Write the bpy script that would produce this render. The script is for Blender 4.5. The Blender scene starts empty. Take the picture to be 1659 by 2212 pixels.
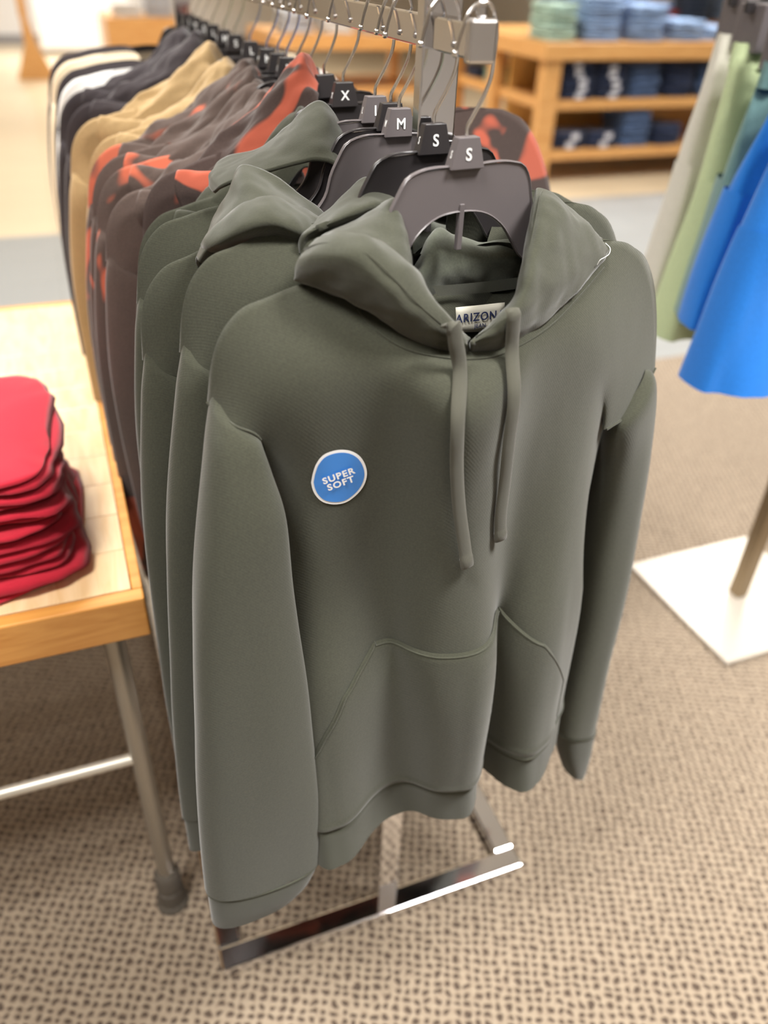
import bpy, bmesh, math, random
import numpy as np
from mathutils import Vector, Matrix, noise
from mathutils.bvhtree import BVHTree
random.seed(7)
scene = bpy.context.scene
C = bpy.context.collection

# ------------------------------------------------------------------ camera
F, PX, PY = 1720.0, 829.5, 1106.0            # focal length in pixels of the 1659x2212 frame
def _n(v): return v / np.linalg.norm(v)
dn = _n(np.array([-94.5, 2446.0, F]))
dp = np.array([30 - PX, 0, F]); dp[1] = -(dp[0]*dn[0] + dp[2]*dn[2]) / dn[1]; dp = _n(dp)
RX = np.cross(dp, -dn)
RW = np.stack([RX, dp, -dn])                  # world = RW @ camera ray
CAM = np.array([-0.354, -0.803, 1.6])
def ray(x, y): return RW @ np.array([x - PX, y - PY, F])
def at(x, y, Y):
    r = ray(x, y); return CAM + r * ((Y - CAM[1]) / r[1])
def floor_at(x, y, z=0.0):
    r = ray(x, y); return CAM + r * ((z - CAM[2]) / r[2])
cd = bpy.data.cameras.new('camera'); cam = bpy.data.objects.new('camera', cd); C.objects.link(cam)
right = RW @ np.array([1, 0, 0]); upv = RW @ np.array([0, -1, 0]); back = RW @ np.array([0, 0, -1])
cam.matrix_world = Matrix(((right[0], upv[0], back[0], CAM[0]), (right[1], upv[1], back[1], CAM[1]),
                           (right[2], upv[2], back[2], CAM[2]), (0, 0, 0, 1)))
cd.sensor_fit = 'VERTICAL'; cd.sensor_height = 24.0; cd.lens = 24.0 * F / 2212.0
cd.clip_start = 0.02; cd.clip_end = 60
cd.dof.use_dof = True; cd.dof.focus_distance = 0.86; cd.dof.aperture_fstop = cd.lens / 1000 / 0.0125
scene.camera = cam

# ------------------------------------------------------------------ world, lights, exposure
w = bpy.data.worlds.new('store_air'); scene.world = w; w.use_nodes = True
bg = w.node_tree.nodes['Background']; bg.inputs[0].default_value = (1.0, 0.97, 0.93, 1); bg.inputs[1].default_value = 0.05
vs = scene.view_settings; vs.view_transform = 'Standard'; vs.look = 'None'; vs.exposure = 0.0; vs.gamma = 1.0
vs.use_curve_mapping = False
CEIL = 3.3
LIGHTS = [(1.15, -0.85, 1.45), (-1.2, -0.7, 0.75), (-0.9, 1.6, 1.0), (2.7, 2.4, 0.8), (-1.1, 4.2, 0.75), (1.9, 4.6, 0.9), (4.8, 3.6, 1.0), (4.8, 6.6, 1.2),
          (-1.1, 7.5, 0.6), (1.9, 7.5, 1.0), (-0.6, 11.0, 0.8), (2.6, 11.0, 1.2), (0.2, 14.8, 2.2), (4.2, 0.6, 0.8), (0.0, -2.6, 0.3)]  # last entry: fill light added behind the camera to brighten the hoodie front
LIGHT_W = 70.0
for i, (x, y, k) in enumerate(LIGHTS):
    l = bpy.data.lights.new('ceiling_and_fill_light', 'AREA'); l.shape = 'RECTANGLE'; l.size = 0.9; l.size_y = 0.5
    l.energy = LIGHT_W * k; l.color = (1.0, 0.975, 0.94); l.spread = math.radians(125)
    o = bpy.data.objects.new('ceiling_and_fill_light', l); o.location = (x, y, CEIL - 0.04); C.objects.link(o)

# ------------------------------------------------------------------ helpers
def tag(o, label=None, cat=None, group=None, kind=None):
    if label: o['label'] = label
    if cat: o['category'] = cat
    if group: o['group'] = group
    if kind: o['kind'] = kind
    return o
def empty(name, loc=(0, 0, 0)):
    o = bpy.data.objects.new(name, None); o.location = loc; o.empty_display_size = 0.05; C.objects.link(o); return o
def mesh_obj(name, me, parent=None):
    o = bpy.data.objects.new(name, me); C.objects.link(o)
    if parent: o.parent = parent
    return o
def mk(name, verts, faces, m, smooth=True):
    me = bpy.data.meshes.new(name); me.from_pydata([tuple(map(float, v)) for v in verts], [], faces); me.update()
    if m: me.materials.append(m)
    if smooth:
        for p in me.polygons: p.use_smooth = True
    return me
def fix(me, merge=0.0):
    bm = bmesh.new(); bm.from_mesh(me)
    if merge: bmesh.ops.remove_doubles(bm, verts=bm.verts, dist=merge)
    bmesh.ops.recalc_face_normals(bm, faces=bm.faces); bm.to_mesh(me); bm.free(); me.update(); return me
def herm(ts, ps, q):
    """smooth non-uniform Catmull-Rom through points ps at parameters ts, evaluated at q"""
    ts = np.asarray(ts, float); ps = np.asarray(ps, float); q = np.asarray(q, float)
    if ps.ndim == 1: ps = ps[:, None]
    d = np.diff(ps, axis=0) / np.diff(ts)[:, None]
    m = np.empty_like(ps); m[0] = d[0]; m[-1] = d[-1]
    if len(ts) > 2:
        h = np.diff(ts)[:, None]; m[1:-1] = (d[:-1] * h[1:] + d[1:] * h[:-1]) / (h[1:] + h[:-1])
    k = np.clip(np.searchsorted(ts, q, side='right') - 1, 0, len(ts) - 2)
    h = (ts[k+1] - ts[k])[:, None]; t = ((q - ts[k]) / h[:, 0])[:, None]
    return (2*t**3-3*t**2+1)*ps[k] + (t**3-2*t**2+t)*h*m[k] + (-2*t**3+3*t**2)*ps[k+1] + (t**3-t**2)*h*m[k+1]
def net(rows, nu, nv):
    """control net (rows x cols x 3) -> smooth dense grid nv x nu"""
    A = np.asarray(rows, float); nr, nc = A.shape[:2]
    qu = np.linspace(0, nc-1, nu); qv = np.linspace(0, nr-1, nv)
    B = np.stack([herm(np.arange(nc), A[i], qu) for i in range(nr)])
    return np.stack([herm(np.arange(nr), B[:, j], qv) for j in range(nu)], axis=1)
def grid_faces(nr, nc, off=0, wrap=False):
    f = []
    for i in range(nr-1):
        for j in range(nc if wrap else nc-1):
            j2 = (j+1) % nc
            f.append((off+i*nc+j, off+i*nc+j2, off+(i+1)*nc+j2, off+(i+1)*nc+j))
    return f
def normals(P):
    du = np.gradient(P, axis=1); dv = np.gradient(P, axis=0)
    n = np.cross(du, dv); return n / (np.linalg.norm(n, axis=2, keepdims=True) + 1e-12)
def thick(o, t, off=-1.0):
    m = o.modifiers.new('thickness', 'SOLIDIFY'); m.thickness = t; m.offset = off; return o
class MB:
    def __init__(s): s.v = []; s.f = []
    def add(s, v, f): n = len(s.v); s.v += [tuple(map(float, p)) for p in v]; s.f += [tuple(i+n for i in g) for g in f]; return s
    def box(s, a, b):
        x0, y0, z0 = a; x1, y1, z1 = b
        return s.add([(x0,y0,z0),(x1,y0,z0),(x1,y1,z0),(x0,y1,z0),(x0,y0,z1),(x1,y0,z1),(x1,y1,z1),(x0,y1,z1)],
                     [(0,3,2,1),(4,5,6,7),(0,1,5,4),(1,2,6,5),(2,3,7,6),(3,0,4,7)])
    def tube(s, pts, r, n=10, cap=True, flat=None, fixed=False):
        pts = [Vector(p) for p in pts]; rings = []; ref = None
        for i, p in enumerate(pts):
            d = (pts[min(i+1, len(pts)-1)] - pts[max(i-1, 0)]).normalized()
            if ref is None: ref = d.orthogonal().normalized() if flat is None else Vector(flat)
            a = (ref - d * ref.dot(d)).normalized(); b = d.cross(a)
            if not fixed: ref = a
            ri = r[i] if isinstance(r, (list, tuple)) else r
            r1, r2 = ri if isinstance(ri, tuple) else (ri, ri)
            rings.append([p + a*(r1*math.cos(2*math.pi*k/n)) + b*(r2*math.sin(2*math.pi*k/n)) for k in range(n)])
        V = [q for g in rings for q in g]; f = grid_faces(len(rings), n, 0, True)
        if cap: f += [tuple(range(n))[::-1], tuple((len(rings)-1)*n + k for k in range(n))]
        return s.add(V, f)
    def mesh(s, name, m, bevel=0, smooth=False, seg=2):
        me = mk(name, s.v, s.f, m, smooth)
        bm = bmesh.new(); bm.from_mesh(me); bmesh.ops.recalc_face_normals(bm, faces=bm.faces)
        if bevel: bmesh.ops.bevel(bm, geom=list(bm.edges), offset=bevel, segments=seg, affect='EDGES', profile=0.5)
        bm.to_mesh(me); bm.free()
        if smooth:
            for p in me.polygons: p.use_smooth = True
            try: me.set_sharp_from_angle(angle=math.radians(40))
            except Exception: pass
        return me
    def build(s, name, m, parent=None, bevel=0, smooth=False): return mesh_obj(name, s.mesh(name, m, bevel, smooth), parent)
def extrude_outline(pts, y0, y1):
    """closed outline in x,z extruded from y0 to y1"""
    n = len(pts); v = [(x, y0, z) for x, z in pts] + [(x, y1, z) for x, z in pts]
    f = [tuple(range(n)), tuple(range(n, 2*n))[::-1]] + [(i, n+i, n+(i+1) % n, (i+1) % n) for i in range(n)]
    return v, f
def copy_tree(o, parent=None):
    c = o.copy(); C.objects.link(c)
    if parent is not None: c.parent = parent
    for ch in list(o.children): copy_tree(ch, c)
    return c
def text_mesh(name, s, size, m, extrude=0.0, spacing=1.0, fat=.018):
    cu = bpy.data.curves.new(name, 'FONT'); cu.body = s; cu.size = size; cu.extrude = extrude; cu.resolution_u = 4
    cu.align_x = 'CENTER'; cu.align_y = 'CENTER'; cu.space_character = spacing; cu.offset = size * fat
    t = bpy.data.objects.new(name, cu); C.objects.link(t)
    dg = bpy.context.evaluated_depsgraph_get(); dg.update()
    me = bpy.data.meshes.new_from_object(t.evaluated_get(dg)); bpy.data.objects.remove(t); bpy.data.curves.remove(cu)
    me.materials.clear(); me.materials.append(m); me.name = name
    return me

# ------------------------------------------------------------------ materials
def srgb(r, g, b):
    f = lambda c: c/12.92 if c <= 0.04045 else ((c+0.055)/1.055)**2.4
    return (f(r/255), f(g/255), f(b/255), 1.0)
def base_mat(name, col, rough=0.6, metal=0.0, **kw):
    m = bpy.data.materials.new(name); m.use_nodes = True; p = m.node_tree.nodes['Principled BSDF']
    p.inputs['Base Color'].default_value = col; p.inputs['Roughness'].default_value = rough; p.inputs['Metallic'].default_value = metal
    for k, v in kw.items(): p.inputs[k].default_value = v
    return m, m.node_tree, p
def N(nt, t, **kw):
    n = nt.nodes.new(t)
    for k, v in kw.items(): setattr(n, k, v)
    return n
def ramp(nt, src, stops):
    r = N(nt, 'ShaderNodeValToRGB'); e = r.color_ramp.elements
    while len(e) < len(stops): e.new(0.5)
    for i, (p, c) in enumerate(stops): e[i].position = p; e[i].color = c
    nt.links.new(src, r.inputs[0]); return r
def fabric(name, col, var=0.12, twill=True, bump=0.25, blotch=None, sheen=0.25, thr=.565):
    m, nt, p = base_mat(name, col, 0.95)
    p.inputs['Sheen Weight'].default_value = sheen; p.inputs['Sheen Roughness'].default_value = 0.5
    p.inputs['Specular IOR Level'].default_value = 0.15
    tc = N(nt, 'ShaderNodeTexCoord'); n1 = N(nt, 'ShaderNodeTexNoise'); n1.inputs['Scale'].default_value = 420; n1.inputs['Detail'].default_value = 3
    nt.links.new(tc.outputs['Object'], n1.inputs['Vector'])
    dark = tuple(c*(1-var) for c in col[:3]) + (1,); lite = tuple(min(1, c*(1+var)) for c in col[:3]) + (1,)
    r = ramp(nt, n1.outputs[0], [(0.3, dark), (0.7, lite)]); out = r.outputs[0]
    if blotch:
        n2 = N(nt, 'ShaderNodeTexNoise'); n2.inputs['Scale'].default_value = 7.0; n2.inputs['Detail'].default_value = 2; n2.inputs['Distortion'].default_value = 0.8
        oi = N(nt, 'ShaderNodeObjectInfo'); va = N(nt, 'ShaderNodeVectorMath', operation='ADD')
        nt.links.new(tc.outputs['Object'], va.inputs[0]); nt.links.new(oi.outputs['Random'], va.inputs[1]); nt.links.new(va.outputs[0], n2.inputs['Vector'])
        r2 = ramp(nt, n2.outputs[0], [(thr, (0, 0, 0, 1)), (thr+.035, (1, 1, 1, 1))])
        mx = N(nt, 'ShaderNodeMix', data_type='RGBA'); nt.links.new(r2.outputs[0], mx.inputs[0]); nt.links.new(out, mx.inputs[6]); mx.inputs[7].default_value = blotch
        out = mx.outputs[2]
    nt.links.new(out, p.inputs['Base Color'])
    b = N(nt, 'ShaderNodeBump'); b.inputs['Strength'].default_value = bump; b.inputs['Distance'].default_value = 0.0006
    h = n1.outputs[0]
    if twill:
        wv = N(nt, 'ShaderNodeTexWave'); wv.bands_direction = 'DIAGONAL'; wv.inputs['Scale'].default_value = 150; wv.inputs['Distortion'].default_value = 0.6
        nt.links.new(tc.outputs['Object'], wv.inputs['Vector']); ad = N(nt, 'ShaderNodeMath', operation='ADD'); mu = N(nt, 'ShaderNodeMath', operation='MULTIPLY'); mu.inputs[1].default_value = 0.35
        nt.links.new(wv.outputs['Fac'], mu.inputs[0]); nt.links.new(mu.outputs[0], ad.inputs[0]); nt.links.new(h, ad.inputs[1]); h = ad.outputs[0]
    nt.links.new(h, b.inputs['Height']); nt.links.new(b.outputs[0], p.inputs['Normal'])
    return m
def rib(name, col, scale=330, axis='X'):
    m, nt, p = base_mat(name, col, 0.95); p.inputs['Sheen Weight'].default_value = 0.25; p.inputs['Specular IOR Level'].default_value = 0.15
    tc = N(nt, 'ShaderNodeTexCoord'); wv = N(nt, 'ShaderNodeTexWave'); wv.bands_direction = axis; wv.inputs['Scale'].default_value = scale
    nt.links.new(tc.outputs['Object'], wv.inputs['Vector']); b = N(nt, 'ShaderNodeBump'); b.inputs['Strength'].default_value = 0.35; b.inputs['Distance'].default_value = 0.0008
    nt.links.new(wv.outputs['Fac'], b.inputs['Height']); nt.links.new(b.outputs[0], p.inputs['Normal']); return m
def wood(name, c1, c2, rough=0.35, scale=(3, 26, 26), coat=0.3):
    m, nt, p = base_mat(name, c1, rough); p.inputs['Coat Weight'].default_value = coat; p.inputs['Coat Roughness'].default_value = 0.25
    tc = N(nt, 'ShaderNodeTexCoord'); mp = N(nt, 'ShaderNodeMapping'); mp.inputs['Scale'].default_value = scale
    oi = N(nt, 'ShaderNodeObjectInfo'); va = N(nt, 'ShaderNodeVectorMath', operation='ADD')
    mm = N(nt, 'ShaderNodeMath', operation='MULTIPLY'); mm.inputs[1].default_value = 13.0; nt.links.new(oi.outputs['Random'], mm.inputs[0])
    nt.links.new(tc.outputs['Object'], va.inputs[0]); nt.links.new(mm.outputs[0], va.inputs[1]); nt.links.new(va.outputs[0], mp.inputs['Vector'])
    n1 = N(nt, 'ShaderNodeTexNoise'); n1.inputs['Scale'].default_value = 1.6; n1.inputs['Detail'].default_value = 5; n1.inputs['Distortion'].default_value = 1.4
    nt.links.new(mp.outputs[0], n1.inputs['Vector'])
    r = ramp(nt, n1.outputs[0], [(0.25, c2), (0.6, c1), (0.85, tuple(min(1, c*1.12) for c in c1[:3])+(1,))])
    nt.links.new(r.outputs[0], p.inputs['Base Color']); return m

GREEN = srgb(63, 64, 53)
M = {}
M['green'] = fabric('sage_green_fleece', GREEN); M['green_rib'] = rib('sage_green_rib', GREEN)
M['green_in'] = fabric('sage_green_inner_fleece', srgb(86, 89, 78), twill=False)
M['cord'] = rib('flat_drawstring_weave', srgb(80, 79, 69), 500, 'X')
M['stitch'] = base_mat('sage_thread', srgb(122, 124, 110), 0.9)[0]
BROWN = srgb(84, 71, 65)
M['brown'] = fabric('brown_orange_bleach_dye', BROWN, blotch=srgb(186, 98, 74)); M['brown_rib'] = M['brown']
M['brown2'] = fabric('brown_orange_print', srgb(66, 54, 50), blotch=srgb(170, 86, 66), thr=.505)
M['brownp'] = fabric('brown_faded_fleece', srgb(84, 71, 65)); 
M['tan'] = fabric('camel_fleece', srgb(166, 140, 100)); M['black'] = fabric('black_fleece', srgb(56, 50, 52))
M['cream'] = fabric('cream_knit', srgb(226, 208, 178)); M['white'] = fabric('white_knit', srgb(226, 224, 220))
M['plastic'] = base_mat('dark_grey_hanger_plastic', srgb(102, 96, 97), 0.36)[0]
M['plastic_dark_shade'] = base_mat('dark_shaded_hanger_plastic', srgb(48, 45, 46), 0.32)[0]  # shade on rear rail hangers put into the colour; plain dark on clip bars
M['rim'] = base_mat('hanger_rim_plastic', srgb(102, 96, 97), 0.25)[0]
M['chrome'] = base_mat('chrome', (0.80, 0.80, 0.82, 1), 0.08, 1.0)[0]
M['satin'] = base_mat('satin_nickel', (0.66, 0.64, 0.63, 1), 0.32, 1.0)[0]
M['wire'] = base_mat('hook_wire', (0.82, 0.80, 0.78, 1), 0.16, 1.0)[0]
M['ink_white'] = base_mat('white_print', srgb(238, 238, 236), 0.6)[0]
M['ink_navy'] = base_mat('navy_print', srgb(40, 50, 90), 0.7)[0]
M['st_white'] = base_mat('sticker_white', srgb(250, 250, 250), 0.35)[0]
M['st_blue'] = base_mat('sticker_blue', srgb(60, 132, 214), 0.35)[0]
M['label'] = base_mat('cream_label_cloth', srgb(226, 222, 206), 0.85)[0]
M['maroon'] = fabric('maroon_jersey', srgb(176, 36, 52), twill=False, var=0.06)
M['woodtop'] = wood('pale_varnished_pine', srgb(230, 200, 158), srgb(214, 176, 126), 0.3, (26, 3, 26))
M['woodedge'] = wood('amber_varnished_pine', srgb(214, 152, 78), srgb(194, 128, 56), 0.32, (3, 26, 26))
M['shelfwood'] = wood('honey_shelf_wood', srgb(212, 160, 98), srgb(192, 136, 74), 0.4, (2, 20, 20))
M['legmetal'] = base_mat('warm_grey_leg_metal', (0.36, 0.33, 0.28, 1), 0.4, 0.7)[0]
M['stretch'] = base_mat('pale_metal_bar', (0.62, 0.58, 0.50, 1), 0.4, 0.5)[0]
M['footrub'] = base_mat('grey_foot_rubber', srgb(88, 82, 74), 0.6)[0]
M['plate'] = base_mat('pale_base_plate', srgb(206, 198, 186), 0.3, 0.35)[0]
M['post'] = base_mat('bronze_post', srgb(140, 122, 96), 0.35, 0.6)[0]
M['sgreen'] = fabric('pale_green_terry', srgb(186, 200, 156), twill=False); M['sgrey'] = fabric('oatmeal_terry', srgb(206, 202, 190), twill=False)
M['steal'] = fabric('teal_terry', srgb(104, 136, 134), twill=False); M['sblue'] = fabric('cobalt_terry', srgb(34, 116, 204), twill=False)
M['navy'] = fabric('dark_denim', srgb(40, 50, 76), twill=False, var=0.2); M['denim'] = fabric('mid_denim', srgb(76, 96, 130), twill=False, var=0.2)
M['ldenim'] = fabric('light_denim', srgb(142, 168, 205), twill=False, var=0.2); M['mint'] = fabric('mint_cotton', srgb(170, 198, 184), twill=False)
M['greycloth'] = fabric('pale_grey_cotton', srgb(190, 192, 198), twill=False); M['red'] = fabric('red_cotton', srgb(200, 70, 64), twill=False)
M['pinkcloth'] = fabric('pale_pink_cotton', srgb(226, 190, 176), twill=False); M['ywood'] = wood('yellow_pine', srgb(232, 190, 116), srgb(214, 166, 92), 0.4)
M['paper'] = base_mat('white_size_sticker', srgb(206, 206, 214), 0.5)[0]
M['wallwhite'] = base_mat('white_wall_paint', srgb(236, 234, 232), 0.7)[0]
M['wallfront'] = base_mat('grey_wall_paint', srgb(214, 212, 210), 0.7)[0]
M['ceil'] = base_mat('ceiling_tile_white', srgb(230, 228, 224), 0.85)[0]
M['wallgrey'] = base_mat('grey_baseboard', srgb(150, 148, 150), 0.6)[0]

def carpet_mat():
    m, nt, p = base_mat('woven_beige_carpet', srgb(190, 168, 140), 0.97)
    p.inputs['Specular IOR Level'].default_value = 0.1; p.inputs['Sheen Weight'].default_value = 0.1
    tc = N(nt, 'ShaderNodeTexCoord'); mp = N(nt, 'ShaderNodeMapping'); mp.inputs['Rotation'].default_value = (0, 0, math.radians(24)); nt.links.new(tc.outputs['Object'], mp.inputs[0])
    nd = N(nt, 'ShaderNodeTexNoise'); nd.inputs['Scale'].default_value = 38; nd.inputs['Detail'].default_value = 2; nt.links.new(mp.outputs[0], nd.inputs[0])
    dist = N(nt, 'ShaderNodeVectorMath', operation='MULTIPLY_ADD'); nt.links.new(nd.outputs['Color'], dist.inputs[0]); dist.inputs[1].default_value = (0.022, 0.022, 0); nt.links.new(mp.outputs[0], dist.inputs[2])
    w1 = N(nt, 'ShaderNodeTexWave'); w1.bands_direction = 'X'; w1.inputs['Scale'].default_value = 16.5; w2 = N(nt, 'ShaderNodeTexWave'); w2.bands_direction = 'Y'; w2.inputs['Scale'].default_value = 19.5
    for q in (w1, w2): nt.links.new(dist.outputs[0], q.inputs['Vector'])
    mu = N(nt, 'ShaderNodeMath', operation='MULTIPLY'); nt.links.new(w1.outputs['Fac'], mu.inputs[0]); nt.links.new(w2.outputs['Fac'], mu.inputs[1])
    n2 = N(nt, 'ShaderNodeTexNoise'); n2.inputs['Scale'].default_value = 90; n2.inputs['Detail'].default_value = 4; nt.links.new(tc.outputs['Object'], n2.inputs[0])
    ad = N(nt, 'ShaderNodeMath', operation='MULTIPLY_ADD'); nt.links.new(n2.outputs[0], ad.inputs[0]); ad.inputs[1].default_value = 0.75; nt.links.new(mu.outputs[0], ad.inputs[2])
    r = ramp(nt, ad.outputs[0], [(0.2, srgb(168, 153, 133)), (0.6, srgb(146, 130, 112)), (0.98, srgb(88, 75, 65))])
    nt.links.new(r.outputs[0], p.inputs['Base Color'])
    b = N(nt, 'ShaderNodeBump'); b.invert = True; b.inputs['Strength'].default_value = 0.8; b.inputs['Distance'].default_value = 0.005
    nt.links.new(ad.outputs[0], b.inputs['Height']); nt.links.new(b.outputs[0], p.inputs['Normal']); return m
def tile_mat(name, c, mortar, rough):
    m, nt, p = base_mat(name, c, rough); tc = N(nt, 'ShaderNodeTexCoord'); br = N(nt, 'ShaderNodeTexBrick'); br.offset = 0
    br.inputs['Color1'].default_value = c; br.inputs['Color2'].default_value = tuple(x*0.93 for x in c[:3])+(1,); br.inputs['Mortar'].default_value = mortar
    br.inputs['Scale'].default_value = 1.0; br.inputs['Mortar Size'].default_value = 0.006; br.inputs['Brick Width'].default_value = 0.45; br.inputs['Row Height'].default_value = 0.45
    nt.links.new(tc.outputs['Object'], br.inputs[0]); nt.links.new(br.outputs[0], p.inputs['Base Color']); return m

# ------------------------------------------------------------------ the setting
def slab(name, a, b, m, kind='structure'):
    o = MB().box(a, b).build(name, m); o['kind'] = kind; return o
slab('floor', (-5, -4, -0.05), (9, 2.12, 0.0), carpet_mat())
slab('floor_grey_tile', (-5, 2.12, -0.05), (9, 5.0, -0.002), tile_mat('grey_stone_tile', srgb(146, 148, 147), srgb(134, 136, 134), 0.3))
slab('floor_cream_tile', (-5, 5.0, -0.05), (9, 18, -0.002), tile_mat('cream_stone_tile', srgb(206, 188, 158), srgb(190, 172, 142), 0.3))
slab('ceiling', (-5, -4, CEIL), (9, 18, CEIL + 0.1), M['ceil'])
slab('wall_back', (-5, 17.4, 0), (9, 17.6, CEIL), M['wallwhite'])
slab('wall_right', (8.8, -4, 0), (9.0, 17.4, CEIL), M['wallwhite'])
slab('wall_left', (-5.0, -4, 0), (-4.8, 17.4, CEIL), M['wallwhite'])
slab('wall_front', (-5, -4.2, 0), (9, -4.0, CEIL), M['wallfront'])
slab('baseboard_back', (-4.8, 17.36, 0), (8.8, 17.4, 0.16), M['wallgrey'])

# ------------------------------------------------------------------ clothing rack
RAILZ0, RAILZ1 = 1.524, 1.556
rack = empty('clothing_rack', (0.012, 0.02, 0)); tag(rack, 'chrome clothing rack with square rail and open rectangular floor base', 'clothing rack')
def rpart(name, a, b, m=M['chrome'], bev=0.002, parent=rack):
    L = Vector(parent.location) if parent else Vector()
    a = [a[i]-L[i] for i in range(3)]; b = [b[i]-L[i] for i in range(3)]
    return MB().box(a, b).build(name, m, parent, bev)
rpart('rail', (-0.006, -0.090, RAILZ0+.002), (0.015, 1.60, RAILZ1-.002))
rpart('rail_end_cap', (-0.009, -0.099, RAILZ0-.001), (0.018, -0.088, RAILZ1+.001), M['satin'], 0.003)
rpart('rail_stop', (0.0, -0.094, RAILZ1), (0.009, -0.086, RAILZ1+0.012), M['chrome'], 0.003)
rpart('upright', (-0.012, -0.006, 0.02), (0.028, 0.012, 1.78))
rpart('upright', (-0.012, 1.57, 0.02), (0.028, 1.588, 1.60))
BX0, BX1, BY0, BY1 = -0.335, 0.305, -0.035, 1.62
rpart('base_bar', (BX0, BY0, 0.0), (BX1, BY0+0.045, 0.028), M['chrome'], 0.004)
rpart('base_bar', (BX0, BY1-0.045, 0.0), (BX1, BY1, 0.028), M['chrome'], 0.004)
rpart('base_bar', (BX0, BY0+0.045, 0.0), (BX0+0.045, BY1-0.045, 0.028), M['chrome'], 0.004)
rpart('base_bar', (BX1-0.045, BY0+0.045, 0.0), (BX1, BY1-0.045, 0.028), M['chrome'], 0.004)

# ------------------------------------------------------------------ hoodie geometry (front hoodie, world space)
ZH = 0.62
def coons(L, R, B, T):
    nv, nu = len(L), len(B); u = np.linspace(0, 1, nu)[None, :, None]; v = np.linspace(0, 1, nv)[:, None, None]
    return (1-u)*L[:, None] + u*R[:, None] + (1-v)*B[None] + v*T[None] - ((1-u)*(1-v)*B[0] + u*(1-v)*B[-1] + (1-u)*v*T[0] + u*v*T[-1])
NU, NV = 110, 110
qu = np.linspace(-1, 1, NU); qv = np.linspace(0, 1, NV)
HEM = [(-.225, -.165), (-.197, -.235), (-.168, -.243), (-.111, -.213), (-.079, -.198), (-.051, -.198), (-.025, -.221), (-.002, -.231), (.025, -.231),
       (.042, -.212), (.070, -.165), (.087, -.200), (.108, -.223), (.138, -.218), (.180, -.185), (.205, -.16), (.222, -.125)]
Bf = herm([x/.2235 if abs(x) < .222 else math.copysign(1, x) for x, y in HEM], [(x, y, ZH) for x, y in HEM], qu)
Bb = herm([-1, -.6, -.2, .2, .6, 1], [(-.225, -.165, ZH), (-.14, -.105, ZH), (-.05, -.09, ZH), (.05, -.085, ZH), (.14, -.08, ZH), (.222, -.125, ZH)], qu)
seamL = [at(560, 945, -.150), at(505, 918, -.146), at(447, 868, -.112)]
seamR = [at(1312, 925, -.105), at(1368, 885, -.085), at(1415, 795, -.050)]
Lf = herm([0, .3, .6, .72, .84, .91, 1], [(-.225, -.165, ZH), (-.225, -.125, .82), (-.222, -.105, 1.03), (-.210, -.122, 1.13)] + [tuple(p) for p in seamL], qv)
Rf = herm([0, .3, .6, .72, .84, .91, 1], [(.222, -.125, ZH), (.226, -.105, .82), (.226, -.085, 1.03), (.226, -.085, 1.12)] + [tuple(p) for p in seamR], qv)
def plane(X): return -.083 + .112*X
Lb = Lf.copy(); Rb = Rf.copy()
for A in (Lb, Rb):
    k = np.clip((qv - .6)/.4, 0, 1)
    A[:, 1] = A[:, 1]*(1-k) + k*(2*plane(A[:, 0]) - A[:, 1]); A[-1] = (Lf if A is Lb else Rf)[-1]
Lb[0] = Bb[0]; Rb[0] = Bb[-1]
NL = (-.094, -.095, 1.350); NR = (.106, -.072, 1.352)
shL = [at(447, 868, -.112), at(456, 785, -.114), at(476, 722, -.113), at(512, 674, -.110), at(580, 641, -.107), at(655, 612, -.103)]
shR = [at(1330, 520, -.060), at(1368, 533, -.057), at(1398, 563, -.055), at(1414, 620, -.053), at(1419, 700, -.051), at(1415, 795, -.050)]
uT = [-1, -.93, -.86, -.79, -.68, -.55, -.38, -.2, 0, .2, .38, .62, .74, .82, .88, .94, 1]
Tf = herm(uT, [tuple(p) for p in shL] + [NL, tuple(at(872, 716, -.156)), tuple(at(1012, 748, -.166)), tuple(at(1138, 700, -.150)), NR] + [tuple(p) for p in shR], qu)
Tb = herm(uT, [tuple(p) for p in shL] + [NL, (-.055, -.058, 1.352), (.006, -.048, 1.345), (.065, -.046, 1.352), NR] + [tuple(p) for p in shR], qu)
PF = coons(Lf, Rf, Bf, Tf); PB = coons(Lb, Rb, Bb, Tb)
uu, vv = np.meshgrid(qu, qv)
arc = lambda q: np.sqrt(np.clip(1-(1-np.clip(q, 0, 1))**2, 0, 1)); edge = arc((1-np.abs(uu))/.7); top = arc((1-vv)/.4); up = np.clip(vv/.35, 0, 1)
up = up*up*(3-2*up)
PF[..., 1] -= .030*edge*top*up
PB[..., 1] += .006*edge*top*up
mask = np.clip((vv-.38)/.3, 0, 1)[..., None]
for _ in range(160):
    A = PF.copy(); A[1:-1, 1:-1] = (PF[:-2, 1:-1]+PF[2:, 1:-1]+PF[1:-1, :-2]+PF[1:-1, 2:])/4
    PF = PF + mask*.9*(A-PF)
def nz(x, y, z, s): return noise.noise(Vector((x, y, z)))
for i in range(NV):
    for j in range(NU):
        x, y, z = PF[i, j]; e = min(1, (1-abs(qu[j]))/.12); tp = min(1, (1-qv[i])/.15); lo = max(0, 1-qv[i]*1.25)
        PF[i, j, 1] += e*tp*(0.006*nz(x*14, 3.1, z*1.6, 0)*lo + 0.004*nz(x*9+4, 1.7, z*3.3, 0) + 0.0006*nz(x*40, 5, z*16, 0))
NF = normals(PF)
if NF[NV//2, NU//2, 1] > 0: NF = -NF
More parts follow.
